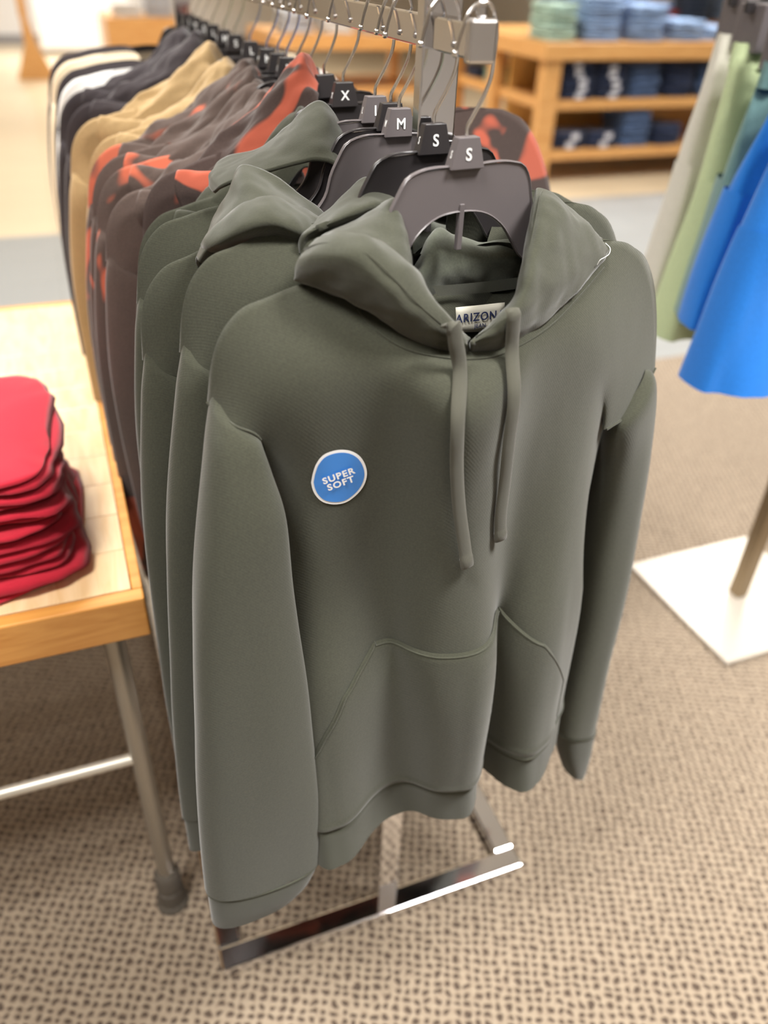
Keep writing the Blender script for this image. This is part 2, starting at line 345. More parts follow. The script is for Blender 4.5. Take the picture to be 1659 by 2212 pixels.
# raise lines of stitching where the waistband joins the body
WB = 9
for d_, a_ in ((0, -.0018), (1, .0016), (-1, .0006)): PF[WB+d_] += NF[WB+d_]*a_
def panel(PFr, PBr):
    n, m = PFr.shape[:2]
    return list(PFr.reshape(-1, 3)) + list(PBr.reshape(-1, 3)), grid_faces(n, m) + grid_faces(n, m, n*m)
ORIGIN = np.array([0.0, -.083, 1.43])
def hmesh(name, V, f, m, merge=.0004): return fix(mk(name, np.asarray(V) - ORIGIN, f, m), merge)
V, f = panel(PF[WB:], PB[WB:]); ME_body = hmesh('hoodie_body', V, f, M['green'])
V, f = panel(PF[:WB+1], PB[:WB+1]); ME_band = hmesh('hoodie_waistband', V, f, M['green_rib'])
front_bvh = BVHTree.FromPolygons([Vector(p) for p in PF.reshape(-1, 3)], grid_faces(NV, NU))
def onto(px, py, off, fallbackY=-.17):
    r = Vector(ray(px, py)).normalized(); hit, nn, _, _ = front_bvh.ray_cast(Vector(CAM), r)
    if hit is None: return at(px, py, fallbackY)
    if nn.dot(r) > 0: nn = -nn
    return np.array(hit + nn*off)

def sleeve_grid(levels, n=48, rows=60, front=.030, bck=.022, pw=.8, wr=0.004, seed=0):
    """levels: list of (inner/left point, outer/right point, depth scale)"""
    rings = []
    for A, B, k in levels:
        A = np.asarray(A); B = np.asarray(B); c = (A+B)/2; a = (B-A)/2; g = []
        for t in np.linspace(0, 2*math.pi, n, endpoint=False):
            cs, sn = math.cos(t), math.sin(t)
            cx = math.copysign(abs(cs)**pw, cs); sy = math.copysign(abs(sn)**pw, sn)
            g.append(c + a*cx + np.array([0, (-front if sn > 0 else -bck)*sy*k if sn > 0 else bck*abs(sy)*k, 0]))
        rings.append(g)
    rings = np.array(rings); q = np.linspace(0, len(levels)-1, rows)
    G = np.stack([herm(np.arange(len(levels)), rings[:, j], q) for j in range(n)], axis=1)
    for i in range(rows):
        for j in range(n):
            x, y, z = G[i, j]; k = min(1, i/6)
            G[i, j, 1] += k*wr*nz(x*16+seed, 2.2, z*4.5, 0); G[i, j, 0] += k*wr*.6*nz(y*20+seed, x*8, z*7, 0)
    return G
def inset(A, B, k):
    A = np.asarray(A); B = np.asarray(B); c = (A+B)/2; return c+(A-c)*k, c+(B-c)*k
lev = [(at(455, 850, -.112), at(556, 925, -.135), .55), (at(448, 890, -.118), at(562, 955, -.14), .95), (at(439, 965, -.132), at(580, 1010, -.145), 1.1), (at(426, 1120, -.15), at(612, 1115, -.16), 1.2),
       (at(416, 1320, -.168), at(637, 1290, -.172), 1.25), (at(419, 1540, -.188), at(661, 1490, -.188), 1.2), (at(428, 1750, -.204), at(682, 1680, -.204), 1.1), (at(446, 1918, -.217), at(688, 1838, -.215), 1.0)]
GL = sleeve_grid(lev, seed=3, wr=.007)
levc = [(at(446, 1917, -.217), at(688, 1838, -.215), 1.0), (at(448, 1930, -.218), at(684, 1850, -.216), 1.04), (at(453, 1960, -.22), at(668, 1880, -.218), 1.0), (at(457, 1986, -.221), at(650, 1900, -.219), .9)]
GLc = sleeve_grid(levc, rows=14, wr=.0015)
levr = [(at(1325, 885, -.078), at(1388, 790, -.060), .45), (at(1312, 925, -.085), at(1407, 815, -.056), .9), (at(1292, 1010, -.065), at(1394, 930, -.045), 1.1), (at(1262, 1160, -.055), at(1366, 1110, -.050), 1.2),
        (at(1238, 1330, -.070), at(1332, 1290, -.068), 1.2), (at(1214, 1480, -.090), at(1302, 1440, -.088), 1.1), (at(1200, 1570, -.105), at(1278, 1560, -.103), 1.0)]
GR = sleeve_grid(levr, seed=9, front=.032)
levrc = [(at(1200, 1570, -.105), at(1278, 1560, -.103), 1.0), (at(1202, 1590, -.107), at(1276, 1575, -.105), 1.0), (at(1208, 1630, -.112), at(1266, 1620, -.110), .95), (at(1218, 1660, -.115), at(1254, 1662, -.114), .8)]
GRc = sleeve_grid(levrc, rows=14, wr=.001)
def tube_mesh(name, G, m):
    n, k = G.shape[:2]; return hmesh(name, G.reshape(-1, 3), grid_faces(n, k, 0, True), m)
ME_slL = tube_mesh('hoodie_sleeve', GL, M['green']); ME_cuL = tube_mesh('hoodie_cuff', GLc, M['green_rib'])
ME_slR = tube_mesh('hoodie_sleeve', GR, M['green']); ME_cuR = tube_mesh('hoodie_cuff', GRc, M['green_rib'])

def inward(me, k):
    c = me.copy()
    for v in c.vertices: t = max(0, -.19 - v.co.z); v.co.x += k*t*(1+.5*t); v.co.y += .02*t
    return c
ME_slL2 = inward(ME_slL, .08); ME_cuL2 = inward(ME_cuL, .08)
# pocket on the front panel
def samp(P, u, v):
    x = (np.clip(u, -1, 1)+1)/2*(NU-1); y = np.clip(v, 0, 1)*(NV-1)
    i = min(int(x), NU-2); j = min(int(y), NV-2); a = x-i; b = y-j
    return (P[j, i]*(1-a)+P[j, i+1]*a)*(1-b) + (P[j+1, i]*(1-a)+P[j+1, i+1]*a)*b
zcol = PF[..., 2]
def sampz(u, z, off):
    x = (np.clip(u, -1, 1)+1)/2*(NU-1); i = min(int(x), NU-2); a = x-i; zc = zcol[:, i]*(1-a)+zcol[:, i+1]*a
    v = np.interp(z, zc[:80], np.linspace(0, 1, NV)[:80]); return samp(PF, u, v) + samp(NF, u, v)*off
PZ0, PZM, PZ1 = float(zcol[WB].mean()), .885, .937
def pk_half(z): return .82 if z < .79 else .82 - .23*(z-.79)/(PZM-.79) if z < PZM else .59 - .20*((z-PZM)/(PZ1-PZM))**.8
pn, pm = 60, 90; PK = np.zeros((pn, pm, 3))
for i in range(pn):
    z = PZ0 + (PZ1-PZ0)*i/(pn-1)
    for j in range(pm):
        a = -1+2*j/(pm-1); u = a*pk_half(z) - .06
        e = min(1, (1-abs(a))/.025, (1-i/(pn-1))/.025)
        PK[i, j] = sampz(u, z, .0008+.0038*e)
ME_pocket = hmesh('hoodie_pocket', PK.reshape(-1, 3), grid_faces(pn, pm), M['green'])

# hood of the front hoodie: several draped pieces of one mesh
def wnet(rows): return [[at(*p) for p in r] for r in rows]
def hood_mesh(name, nets, m, res=4, wr=.0022, seed=0.0):
    V = []; f = []
    for R in nets:
        R = R if isinstance(R, np.ndarray) else np.array(wnet(R)); nr, nc = R.shape[:2]
        G = net(R, (nc-1)*res*2+1, (nr-1)*res*2+1); nn = normals(G)
        for i in range(G.shape[0]):
            for j in range(G.shape[1]):
                x, y, z = G[i, j]
                G[i, j] += nn[i, j]*(wr*nz(x*26+seed, y*26, z*26, 0) + wr*.5*nz(x*60+seed, y*60, z*60, 0))
        f += grid_faces(G.shape[0], G.shape[1], len(V)); V += list(G.reshape(-1, 3))
    me = mk(name, np.asarray(V) - ORIGIN, f, m); return fix(me)
band = [  # stations from the V to the left shoulder; across: tucked under, lower edge, face, upper edge, tucked behind
 [(1016, 770, -.160), (1012, 762, -.172), (1012, 748, -.180), (1014, 737, -.176), (1018, 730, -.166)],
 [(955, 765, -.158), (948, 752, -.175), (958, 722, -.186), (976, 694, -.182), (990, 700, -.165)],
 [(880, 735, -.150), (872, 716, -.172), (892, 676, -.186), (925, 640, -.176), (945, 650, -.155)],
 [(812, 690, -.135), (800, 664, -.160), (825, 615, -.180), (875, 578, -.166), (905, 590, -.140)],
 [(745, 645, -.118), (728, 620, -.145), (755, 560, -.165), (812, 524, -.150), (850, 545, -.120)],
 [(680, 625, -.105), (668, 607, -.128), (685, 548, -.140), (742, 503, -.125), (790, 525, -.095)],
 [(645, 612, -.095), (632, 603, -.108), (645, 560, -.112), (690, 512, -.100), (740, 520, -.075)],
 [(640, 606, -.075), (640, 598, -.085), (652, 565, -.085), (690, 522, -.075), (730, 530, -.060)]]
tri = [
 [(680, 545, -.055), (696, 508, -.050), (768, 470, -.045), (840, 434, -.055), (860, 470, -.050)],
 [(690, 540, -.085), (712, 507, -.080), (778, 470, -.072), (846, 431, -.076), (857, 440, -.080)],
 [(700, 545, -.110), (735, 515, -.108), (795, 490, -.104), (852, 470, -.100), (868, 482, -.096)],
 [(720, 560, -.130), (765, 535, -.135), (820, 525, -.134), (866, 525, -.126), (882, 532, -.118)],
 [(750, 590, -.140), (800, 565, -.150), (845, 560, -.152), (884, 580, -.145), (894, 588, -.134)]]
flapR = [  # stations from V up to the right side of the hanger; opening edge inward fold -> neck seam
 [(1020, 742, -.160), (1014, 732, -.172), (1018, 742, -.182), (1018, 756, -.178), (1016, 768, -.165)],
 [(1066, 706, -.155), (1060, 698, -.172), (1074, 712, -.186), (1082, 736, -.180), (1080, 758, -.165)],
 [(1108, 660, -.145), (1106, 650, -.164), (1126, 655, -.178), (1150, 685, -.170), (1165, 708, -.150)],
 [(1126, 580, -.120), (1126, 574, -.142), (1156, 575, -.158), (1205, 615, -.148), (1240, 640, -.125)],
 [(1142, 500, -.088), (1143, 494, -.112), (1178, 490, -.126), (1240, 530, -.118), (1298, 570, -.092)],
 [(1154, 428, -.062), (1156, 422, -.082), (1192, 432, -.092), (1250, 482, -.090), (1318, 540, -.068)],
 [(1160, 412, -.045), (1166, 408, -.060), (1200, 425, -.062), (1256, 474, -.064), (1318, 524, -.052)],
 [(1170, 440, -.030), (1176, 425, -.030), (1205, 438, -.030), (1256, 484, -.035), (1312, 530, -.040)]]
inside = [
 [(880, 600, -.020), (935, 530, -.010), (990, 520, .000), (1060, 530, .000), (1150, 520, -.010)],
 [(886, 590, -.050), (936, 500, -.035), (985, 512, -.030), (1050, 520, -.030), (1142, 512, -.030)],
 [(892, 600, -.075), (940, 545, -.066), (990, 545, -.060), (1050, 548, -.058), (1136, 545, -.055)],
 [(912, 618, -.075), (955, 590, -.068), (1000, 592, -.064), (1055, 585, -.060), (1130, 580, -.058)],
 [(930, 650, -.064), (965, 632, -.060), (1005, 628, -.056), (1060, 622, -.055), (1130, 614, -.052)]]
ME_hood = hood_mesh('hoodie_hood', [band, tri, flapR], M['green'], 5, .0032, seed=2.0)
ME_hin = hood_mesh('hoodie_hood_lining', [inside], M['green_in'], 5, .004, 5.0)
tape = [[(935, 618, -.078), (1000, 613, -.072), (1060, 607, -.068), (1128, 598, -.066)], [(945, 640, -.078), (1000, 636, -.071), (1060, 631, -.068), (1124, 623, -.066)]]
ME_tape = hood_mesh('hoodie_neck_tape', [tape], M['green_rib'], 5, .0003)
def rib_line(name, pts, r, m, parent=None, local=True):
    me = MB().tube(pts, r, 6).mesh(name, m, smooth=True)
    if local: me.transform(Matrix.Translation(-Vector(ORIGIN)))
    return me
def dense(pts, n):
    pts = np.asarray(pts, float); t = np.concatenate([[0], np.cumsum(np.linalg.norm(np.diff(pts, axis=0), axis=1))]); return herm(t, pts, np.linspace(0, t[-1], n))

# drawstrings, flat woven cord lying on the chest
def cord(path, name):
    P2 = dense(path, 60); pts = [onto(x, y, .0065) for x, y in P2]
    rad = [(.0048, .0022)]*60
    for i in (56, 57, 58, 59): rad[i] = (.0056, .0036)
    mb = MB().tube([Vector(p) for p in pts], rad, 12, flat=(1, 0, 0)); me = mb.mesh(name, M['cord'], smooth=True); me.transform(Matrix.Translation(-Vector(ORIGIN))); return me
def cord_path(top, path):
    return top, path
ME_cord1 = None

# ------------------------------------------------------------------ hanger (local: origin at the base of the size tag)
def wl(p): return Vector(np.asarray(p) - ORIGIN)
HO = [(855, 447), (862, 406), (869, 383), (884, 369), (900, 363), (1000, 352), (1112, 344), (1128, 349), (1138, 360), (1156, 406), (1164, 451)]
hz = [wl(at(x, y, plane(0.0 + (x-1010)/2400))) for x, y in HO]
out2 = [(p.x*1.02, p.z) for p in hz]
# symmetric outline: top plate, arms reaching into the shoulders, arch below
def hanger_outline():
    tp = [(-.066, -.008), (-.061, -.001), (-.052, .003), (0, .006), (.056, .006), (.067, .003), (.073, -.004)]
    rt = [(.082, -.030), (.089, -.052), (.105, -.070), (.160, -.090), (.215, -.112), (.222, -.120), (.216, -.127), (.160, -.116), (.105, -.100), (.076, -.086)]
    ar = [(.064, -.070), (.049, -.052), (.028, -.039), (0, -.035), (-.028, -.039), (-.047, -.052), (-.060, -.070)]
    lt = [(-x+.004, z) for x, z in rt[::-1]]
    return tp + rt + ar + lt
def make_hanger_meshes():
    o = hanger_outline(); me = {}
    pts = [(x, z) for x, z in o]
    v, f = extrude_outline(pts, -.0016, .0016); me['plate'] = MB().add(v, f).mesh('hanger_plate', M['plastic'])
    rim = MB(); P3 = [Vector((x, 0, z)) for x, z in pts]; P3 = [Vector(p) for p in dense([tuple(p) for p in P3 + [P3[0]]], 150)]
    rim.tube(P3, (.0034) if False else [(.0012, .0030)]*150, 8, cap=False, flat=(0, 0, 1)); me['rim'] = rim.mesh('hanger_rim', M['rim'], smooth=True)
    sp = MB().box((-.0028, -.003, -.072), (.0028, .003, -.028)); me['spine'] = sp.mesh('hanger_spine', M['plastic'], .0008)
    t = MB(); z0, z1 = .004, .0315; t.add([(-.0155, -.0062, z0), (.0155, -.0062, z0), (.0155, .0062, z0), (-.0155, .0062, z0), (-.0098, -.0045, z1), (.0098, -.0045, z1), (.0098, .0045, z1), (-.0098, .0045, z1)],
        [(0, 3, 2, 1), (4, 5, 6, 7), (0, 1, 5, 4), (1, 2, 6, 5), (2, 3, 7, 6), (3, 0, 4, 7)]); t.v = [(x*1.18, y*1.1, z) for x, y, z in t.v]; me['tag'] = t.mesh('hanger_size_tag', M['plastic'], .0008)
    zr = RAILZ1 - 1.43 + .004
    hk = dense([(0, 0, .030), (0, 0, .040), (.004, 0, .047), (.013, 0, .062), (.020, 0, .078), (.0215, 0, .096), (.020, 0, zr-.008), (.013, 0, zr+.004), (.004, 0, zr+.006), (-.007, 0, zr-.001), (-.015, 0, zr-.018), (-.019, 0, zr-.032)], 46)
    mb = MB().tube(hk, .0019, 8); c = Vector(hk[-1])
    ball = bmesh.new(); bmesh.ops.create_uvsphere(ball, u_segments=8, v_segments=6, radius=.0032, matrix=Matrix.Translation(c))
    ball.verts.index_update(); mb.add([v.co for v in ball.verts], [tuple(v.index for v in q.verts) for q in ball.faces]); ball.free()
    me['hook'] = mb.mesh('hanger_hook', M['wire'], smooth=True); return me
HM = make_hanger_meshes(); LET = {}; HMB = {}
for k_, me_ in HM.items():
    HMB[k_] = me_.copy()
    if k_ != 'hook': HMB[k_].materials.clear(); HMB[k_].materials.append(M['plastic_dark_shade'])  # copies in the plastic darkened to stand for shade
def letter(ch):
    if ch not in LET:
        LET[ch] = text_mesh('size_letter', ch, .0150, M['ink_white'], .0001); LET[ch].transform(Matrix.Rotation(math.radians(90), 4, 'X'))
        s = text_mesh('size_letter', ch, .0095, M['ink_white'], .0001)
        s.transform(Matrix.Diagonal((.55, 1, 1, 1))); s.transform(Matrix.Rotation(math.radians(90), 4, 'X')); s.transform(Matrix.Rotation(math.radians(-90), 4, 'Z')); LET[ch+'s'] = s
    return LET[ch], LET[ch+'s']
ORD = ['front', 'second', 'third', 'fourth', 'fifth', 'sixth', 'seventh', 'eighth', 'ninth', 'tenth', 'eleventh', 'twelfth', 'thirteenth', 'fourteenth', 'fifteenth', 'sixteenth', 'seventeenth', 'eighteenth', 'nineteenth', 'twentieth', 'twenty-first', 'twenty-second', 'twenty-third', 'twenty-fourth']
def hanger(loc, yaw, roll, ch, label, detail=True):
    e = empty('clothes_hanger', loc); e.rotation_euler = (0, roll, yaw); tag(e, label, 'hanger', 'hangers on the chrome rail')
    H = HM if detail else HMB
    mesh_obj('plate', H['plate'], e); mesh_obj('rim', H['rim'], e); mesh_obj('hook', H['hook'], e); mesh_obj('spine', H['spine'], e)
    t = mesh_obj('size_tag', H['tag'], e)
    if ch:
        a, b = letter(ch)
        o = mesh_obj('size_letter', a, t); o.location = (0, -.0064, .0165); o.rotation_euler = (math.radians(-3.5), 0, 0)
        o = mesh_obj('size_letter', b, t); o.location = (-.01535, 0, .0165); o.rotation_euler = (0, math.radians(13.8), 0)
    return e

# ------------------------------------------------------------------ garments on the rack
def recolour(me, m, key):
    c = me.copy(); c.materials.clear(); c.materials.append(m); return c
CACHE = {}
def cm(me, key, mat, nm):
    k = (me.name, key)
    if k not in CACHE: CACHE[k] = me if mat is None else recolour(me, mat, key)
    return CACHE[k]
def garment(loc, scale, rot, mat, label, hood=None, lining=True, name='hoodie', group='garments hanging on the chrome rack', cat='hoodie'):
    e = empty(name, loc); e.scale = scale; e.rotation_euler = rot; tag(e, label, cat, group)
    ribm = M['green_rib'] if mat is M['green'] else mat
    def add(n, me, m, s=True):
        o = mesh_obj(n, cm(me, m.name, m if m is not me.materials[0] else None, n), e); return o
    add('body', ME_body, mat); add('waistband', ME_band, ribm)
    fr = any(q in label for q in ('blue sticker', 'second on the rail', 'thick rolls')); add('sleeve', ME_slL if fr else ME_slL2, mat); add('sleeve', ME_slR, mat); add('cuff', ME_cuL if fr else ME_cuL2, ribm); add('cuff', ME_cuR, ribm)
    if hood is not False:
        h = add('hood', hood or ME_hood, mat); thick(h, .0035)
        if lining: l = add('hood_lining', ME_hin, mat if mat is not M['green'] else M['green_in'])
    return e
e = garment(ORIGIN, (1, 1, 1), (0, 0, 0), M['green'], 'sage green pullover hoodie at the front with a round blue sticker', cat='hoodie')
front = e
mesh_obj('pocket', ME_pocket, e); mesh_obj('neck_tape', ME_tape, e)
for nm, top, path in (('drawstring', [(966, 704, -.196), (974, 700, -.200), (981, 712, -.199)], [(984, 735), (986, 800), (985, 900), (985, 1000), (988, 1090), (997, 1170), (1003, 1217)]),
                      ('drawstring', [(1106, 668, -.186), (1110, 676, -.190)], [(1109, 700), (1106, 750), (1097, 850), (1086, 950), (1076, 1050), (1069, 1110), (1068, 1162)])):
    pts = [at(*t) for t in top] + [onto(x, y, .0075) if y > 780 else at(x, y, -.198 + .006*(y-735)/60 if x < 1000 else -.189 + .004*(y-700)/50) for x, y in path]
    P = dense(pts, 70); rad = [(.0078, .0024)]*70
    for i in (66, 67, 68): rad[i] = (.0084, .0046)
    me = MB().tube([Vector(p) for p in P], rad, 12, flat=(1, .1, 0), fixed=True).mesh('drawstring', M['cord'], smooth=True); me.transform(Matrix.Translation(-Vector(ORIGIN)))
    mesh_obj(nm, me, e)
# stitched lines: neck seam, shoulder seams, hood edge
neck = [onto(x, y, .0006) for x, y in dense([(772, 668), (796, 698), (832, 730), (878, 755), (940, 770), (1010, 776), (1072, 769), (1134, 740), (1196, 698), (1256, 636), (1306, 578)], 60)]
mesh_obj('neck_seam', rib_line('neck_seam', neck, .0009, M['green']), e)
for nm, s, G in (('shoulder_seam', Lf, None), ('shoulder_seam', Rf, None)):
    k = int(.84*(NV-1)); mesh_obj(nm, rib_line('shoulder_seam', [p + np.array([0, -.001, 0]) for p in s[k:]], .0015, M['green']), e)
mesh_obj('pocket_seam', rib_line('pocket_seam', list(PK[8:, 1]) + list(PK[-2, 2:-2]) + list(PK[::-1, -2])[:-8], .0012, M['green']), e)
for G in (GLc, GRc):
    k = G.shape[1]; ring = [G[1][j % k] + _n(G[1][j % k]-G[1].mean(axis=0))*.0008 for j in range(k+1)]
    mesh_obj('cuff_seam', rib_line('cuff_seam', ring, .0013, M['green']), e)
mesh_obj('waistband_seam', rib_line('waistband_seam', [p + n*.0006 for p, n in zip(PF[WB+1], NF[WB+1])], .0013, M['green']), e)
for R_, fr_ in ((band, (.60,)), (flapR, (.36,))):
    Gs = net(np.array(wnet(R_)), 81, 90)
    for q_ in fr_:
        c_ = int(q_*80); nn_ = normals(Gs)[:, c_]; sg = -1 if nn_[45, 1] > 0 else 1
        mesh_obj('hood_stitch', rib_line('hood_stitch', [Gs[i_, c_] + sg*nn_[i_]*.0004 for i_ in range(3, 84)], .00055, M['green']), e)
# neck label with its woven name
lab = np.array(wnet([[(984, 664, -.069), (1035, 659, -.067), (1090, 653, -.066)], [(986, 718, -.072), (1036, 716, -.071), (1088, 710, -.069)]]))
Gl = net(lab, 9, 5); me = mk('neck_label', Gl.reshape(-1, 3) - ORIGIN, grid_faces(5, 9), M['label']); lo = mesh_obj('neck_label', fix(me), e); thick(lo, .0006); lo['label'] = 'cream woven neck label'
def flat_text(s, size, c, xd, yd, m, parent, off=.0, sp=1.0):
    me = text_mesh('lettering', s, size, m, 0.0, sp); xd = Vector(xd).normalized(); yd = Vector(yd); yd = (yd - xd*yd.dot(xd)).normalized(); zd = xd.cross(yd)
    for v in me.vertices: v.co = Vector(c) + xd*v.co.x + yd*v.co.y + zd*(off+v.co.z)
    me.update(); return mesh_obj('lettering', me, parent)
xd = lab[0, 2]-lab[0, 0]; yd = lab[0, 1]-lab[1, 1]
flat_text('ARIZONA', .0125, wl(at(1036, 684, -.0695)), xd, yd, M['ink_navy'], lo, .0012, 1.12)
flat_text('JEAN', .0060, wl(at(1036, 703, -.0705)), xd, yd, M['ink_navy'], lo, .0012, 1.1)
# round sticker on the chest
so = [(265, 1000), (300, 820), (370, 640), (480, 510), (640, 440), (830, 415), (980, 440), (1120, 520), (1220, 660), (1262, 830), (1230, 1000), (1150, 1140), (1020, 1270), (880, 1360), (740, 1392), (600, 1388), (470, 1350), (350, 1240), (290, 1120)]
so = [(640+x/8.295, 920+y/8.295) for x, y in so]; scx = sum(p[0] for p in so)/len(so); scy = sum(p[1] for p in so)/len(so)
so = dense([(x, y) for x, y in so+so[:1]], 65)[:-1]
def disc(name, k, off, m, parent):
    V = [wl(onto(scx, scy, off))]; f = []; R = 6; n = len(so)
    for r in range(1, R+1):
        for x, y in so: V.append(wl(onto(scx+(x-scx)*k*r/R, scy+(y-scy)*k*r/R, off)))
    f += [(0, 1+j, 1+(j+1) % n) for j in range(n)]
    for r in range(R-1): f += [(1+r*n+j, 1+r*n+(j+1) % n, 1+(r+1)*n+(j+1) % n, 1+(r+1)*n+j) for j in range(n)]
    return mesh_obj(name, fix(mk(name, V, f, m)), parent)
st = disc('sticker', 1.0, .0012, M['st_white'], e); st['label'] = 'round blue sticker with a white rim'
disc('sticker_print', .905, .0017, M['st_blue'], st)
for s, cx, cy in (('SUPER', 729.2, 1024.3), ('SOFT', 733.8, 1040.2)):
    me = text_mesh('lettering', s, 18.5, M['ink_white'], 0.0, 1.18, .034); a = math.radians(20); ca, sa = math.cos(a), math.sin(a)
    p0 = wl(onto(cx, cy, 0)); ex = (wl(onto(cx+30*ca, cy-30*sa, 0)) - wl(onto(cx-30*ca, cy+30*sa, 0)))/60; ey = (wl(onto(cx-12*sa, cy-12*ca, 0)) - wl(onto(cx+12*sa, cy+12*ca, 0)))/24
    en = ex.cross(ey).normalized(); en = en if en.y < 0 else -en
    for v in me.vertices: v.co = p0 + ex*(v.co.x*1.24) + ey*v.co.y + en*.0036
    me.update(); mesh_obj('lettering', me, st)
thr = [at(1290, 572, -.10), at(1296, 562, -.102), at(1306, 556, -.10), at(1316, 548, -.096), at(1318, 536, -.09), at(1308, 525, -.082)]
me = MB().tube(dense(thr, 24), .0004, 5).mesh('loose_thread', M['ink_white'], smooth=True); me.transform(Matrix.Translation(-Vector(ORIGIN))); mesh_obj('loose_thread', me, e)['label'] = 'loose white thread'

# hoods of the next green hoodies, each draped its own way (world space nets)
def own_hood(nets, loc, scale, m, seed):
    me = hood_mesh('hoodie_hood', nets, m, 5, .003, seed)
    me.transform(Matrix.Translation(Vector(ORIGIN) - Vector(loc))); me.transform(Matrix.Diagonal((1/scale[0], 1/scale[1], 1/scale[2], 1))); return me
hood2 = [[[(640, 560, .010), (655, 500, .015), (705, 450, .015), (765, 396, .012), (806, 380, .010), (848, 400, .005), (880, 450, .0)],
          [(640, 540, -.015), (652, 500, -.010), (700, 462, -.008), (760, 418, -.010), (806, 398, -.012), (850, 418, -.015), (880, 460, -.018)],
          [(645, 545, -.035), (656, 506, -.042), (702, 482, -.050), (760, 456, -.054), (806, 440, -.052), (846, 440, -.046), (880, 480, -.040)],
          [(650, 550, -.042), (668, 518, -.042), (712, 500, -.045), (762, 478, -.046), (800, 464, -.045), (840, 466, -.042), (880, 500, -.04)],
          [(660, 575, -.050), (690, 550, -.060), (730, 540, -.062), (770, 520, -.060), (810, 510, -.055), (850, 510, -.05), (880, 520, -.05)]]]
L2 = ORIGIN + np.array([-.012, .070, .030]); S2 = (1.0, .55, 1.06)
garment(L2, S2, (0, 0, math.radians(1)), M['green'], 'sage green hoodie right behind the front one, second on the rail', own_hood(hood2, L2, S2, M['green'], 11.0), False)
hood3 = [[[(410, 560, .060), (430, 480, .065), (480, 400, .070), (510, 335, .070), (560, 345, .060), (620, 385, .050), (690, 450, .040), (705, 480, .03)],
          [(408, 540, .040), (425, 490, .042), (470, 420, .045), (515, 352, .048), (565, 372, .040), (625, 415, .030), (680, 460, .022), (700, 490, .02)],
          [(412, 530, .020), (428, 498, .012), (480, 440, .012), (530, 400, .012), (580, 412, .006), (630, 435, .002), (676, 470, .002), (698, 500, .0)],
          [(416, 535, .000), (440, 505, -.012), (500, 470, -.016), (550, 450, -.016), (600, 460, -.018), (640, 480, -.018), (672, 500, -.016), (700, 520, -.01)],
          [(425, 545, .005), (455, 520, -.006), (510, 500, -.008), (560, 500, -.01), (600, 520, -.012), (640, 530, -.012), (670, 535, -.012), (700, 545, -.01)]],
         [[(428, 500, .045), (418, 506, .020), (420, 516, .010), (430, 528, .020)], [(446, 470, .035), (436, 480, .0), (445, 507, -.020), (462, 525, .0)], [(505, 420, .035), (498, 430, -.005), (505, 478, -.036), (517, 520, -.005)],
          [(578, 400, .030), (572, 406, -.010), (572, 462, -.044), (575, 525, -.01)], [(642, 432, .020), (638, 438, -.012), (634, 482, -.042), (630, 530, -.012)], [(688, 462, .015), (686, 466, -.008), (677, 498, -.032), (670, 535, -.015)]]]
L3 = ORIGIN + np.array([-.037, .155, .016]); S3 = (1.08, .5, 1.13)
garment(L3, S3, (0, math.radians(-4), math.radians(-1)), M['green'], 'sage green hoodie behind the chrome upright, its hood in thick rolls', own_hood(hood3, L3, S3, M['green'], 21.0), False)
hood4 = [[[(455, 405, .22), (470, 350, .22), (560, 320, .20), (620, 270, .18), (690, 215, .17), (740, 270, .16), (745, 300, .16)],
          [(450, 400, .19), (462, 365, .18), (550, 330, .17), (610, 300, .15), (690, 245, .14), (735, 290, .13), (740, 320, .13)],
          [(455, 405, .16), (468, 380, .15), (540, 350, .13), (600, 335, .115), (680, 300, .11), (725, 320, .105), (735, 345, .10)],
          [(460, 415, .14), (480, 400, .12), (540, 375, .105), (600, 360, .095), (670, 345, .090), (720, 350, .085), (735, 370, .08)]]]
L4 = ORIGIN + np.array([-.030, .235, .01]); S4 = (1.02, .45, 1.0)
garment(L4, S4, (0, math.radians(0), 0), M['green'], 'sage green hoodie whose hood stands up in a tall fold', own_hood(hood4, L4, S4, M['green'], 31.0), False)
def local_hood(seed, lift=0.0):
    """a hood fallen to the left of its hanger: rises from the shoulder to a peak beside the size tag"""
    rr = random.Random(seed); prof = [(-.185, -.115), (-.150, -.083), (-.115, -.068), (-.080, -.040), (-.045, -.008), (-.022, .002), (-.010, -.022)]
    R = []
    for k, y in enumerate((.115, .085, .04, 0, -.04, -.075, -.09)):
        d = (0, .004, .008, .002, -.012, -.030, -.055)[k]
        R.append([(x*(1+.05*(k-3)/3) + rr.uniform(-.006, .006) - .004*k, y*(.5+.5*i/6) + rr.uniform(-.008, .008), z + lift + d*(1.0 if i < 6 else .6) + rr.uniform(-.006, .006)) for i, (x, z) in enumerate(prof)])
    roll = []
    for k in range(6):
        t = k/5; cx, cy, cz = -.205+.13*t, -.105-.05*t, -.115-.015*t
        roll.append([(cx+.02*math.cos(a)*.6, cy+.030*math.cos(a), cz+.030*math.sin(a)) for a in (-2.2, -3.4, -4.5, -5.6, -6.6)])
    return hood_mesh('hoodie_hood', [np.array(R)+ORIGIN, np.array(roll)+ORIGIN], M['green'], 4, .004, seed)
HOODS = [local_hood(5+3*k, .004*k) for k in range(3)]
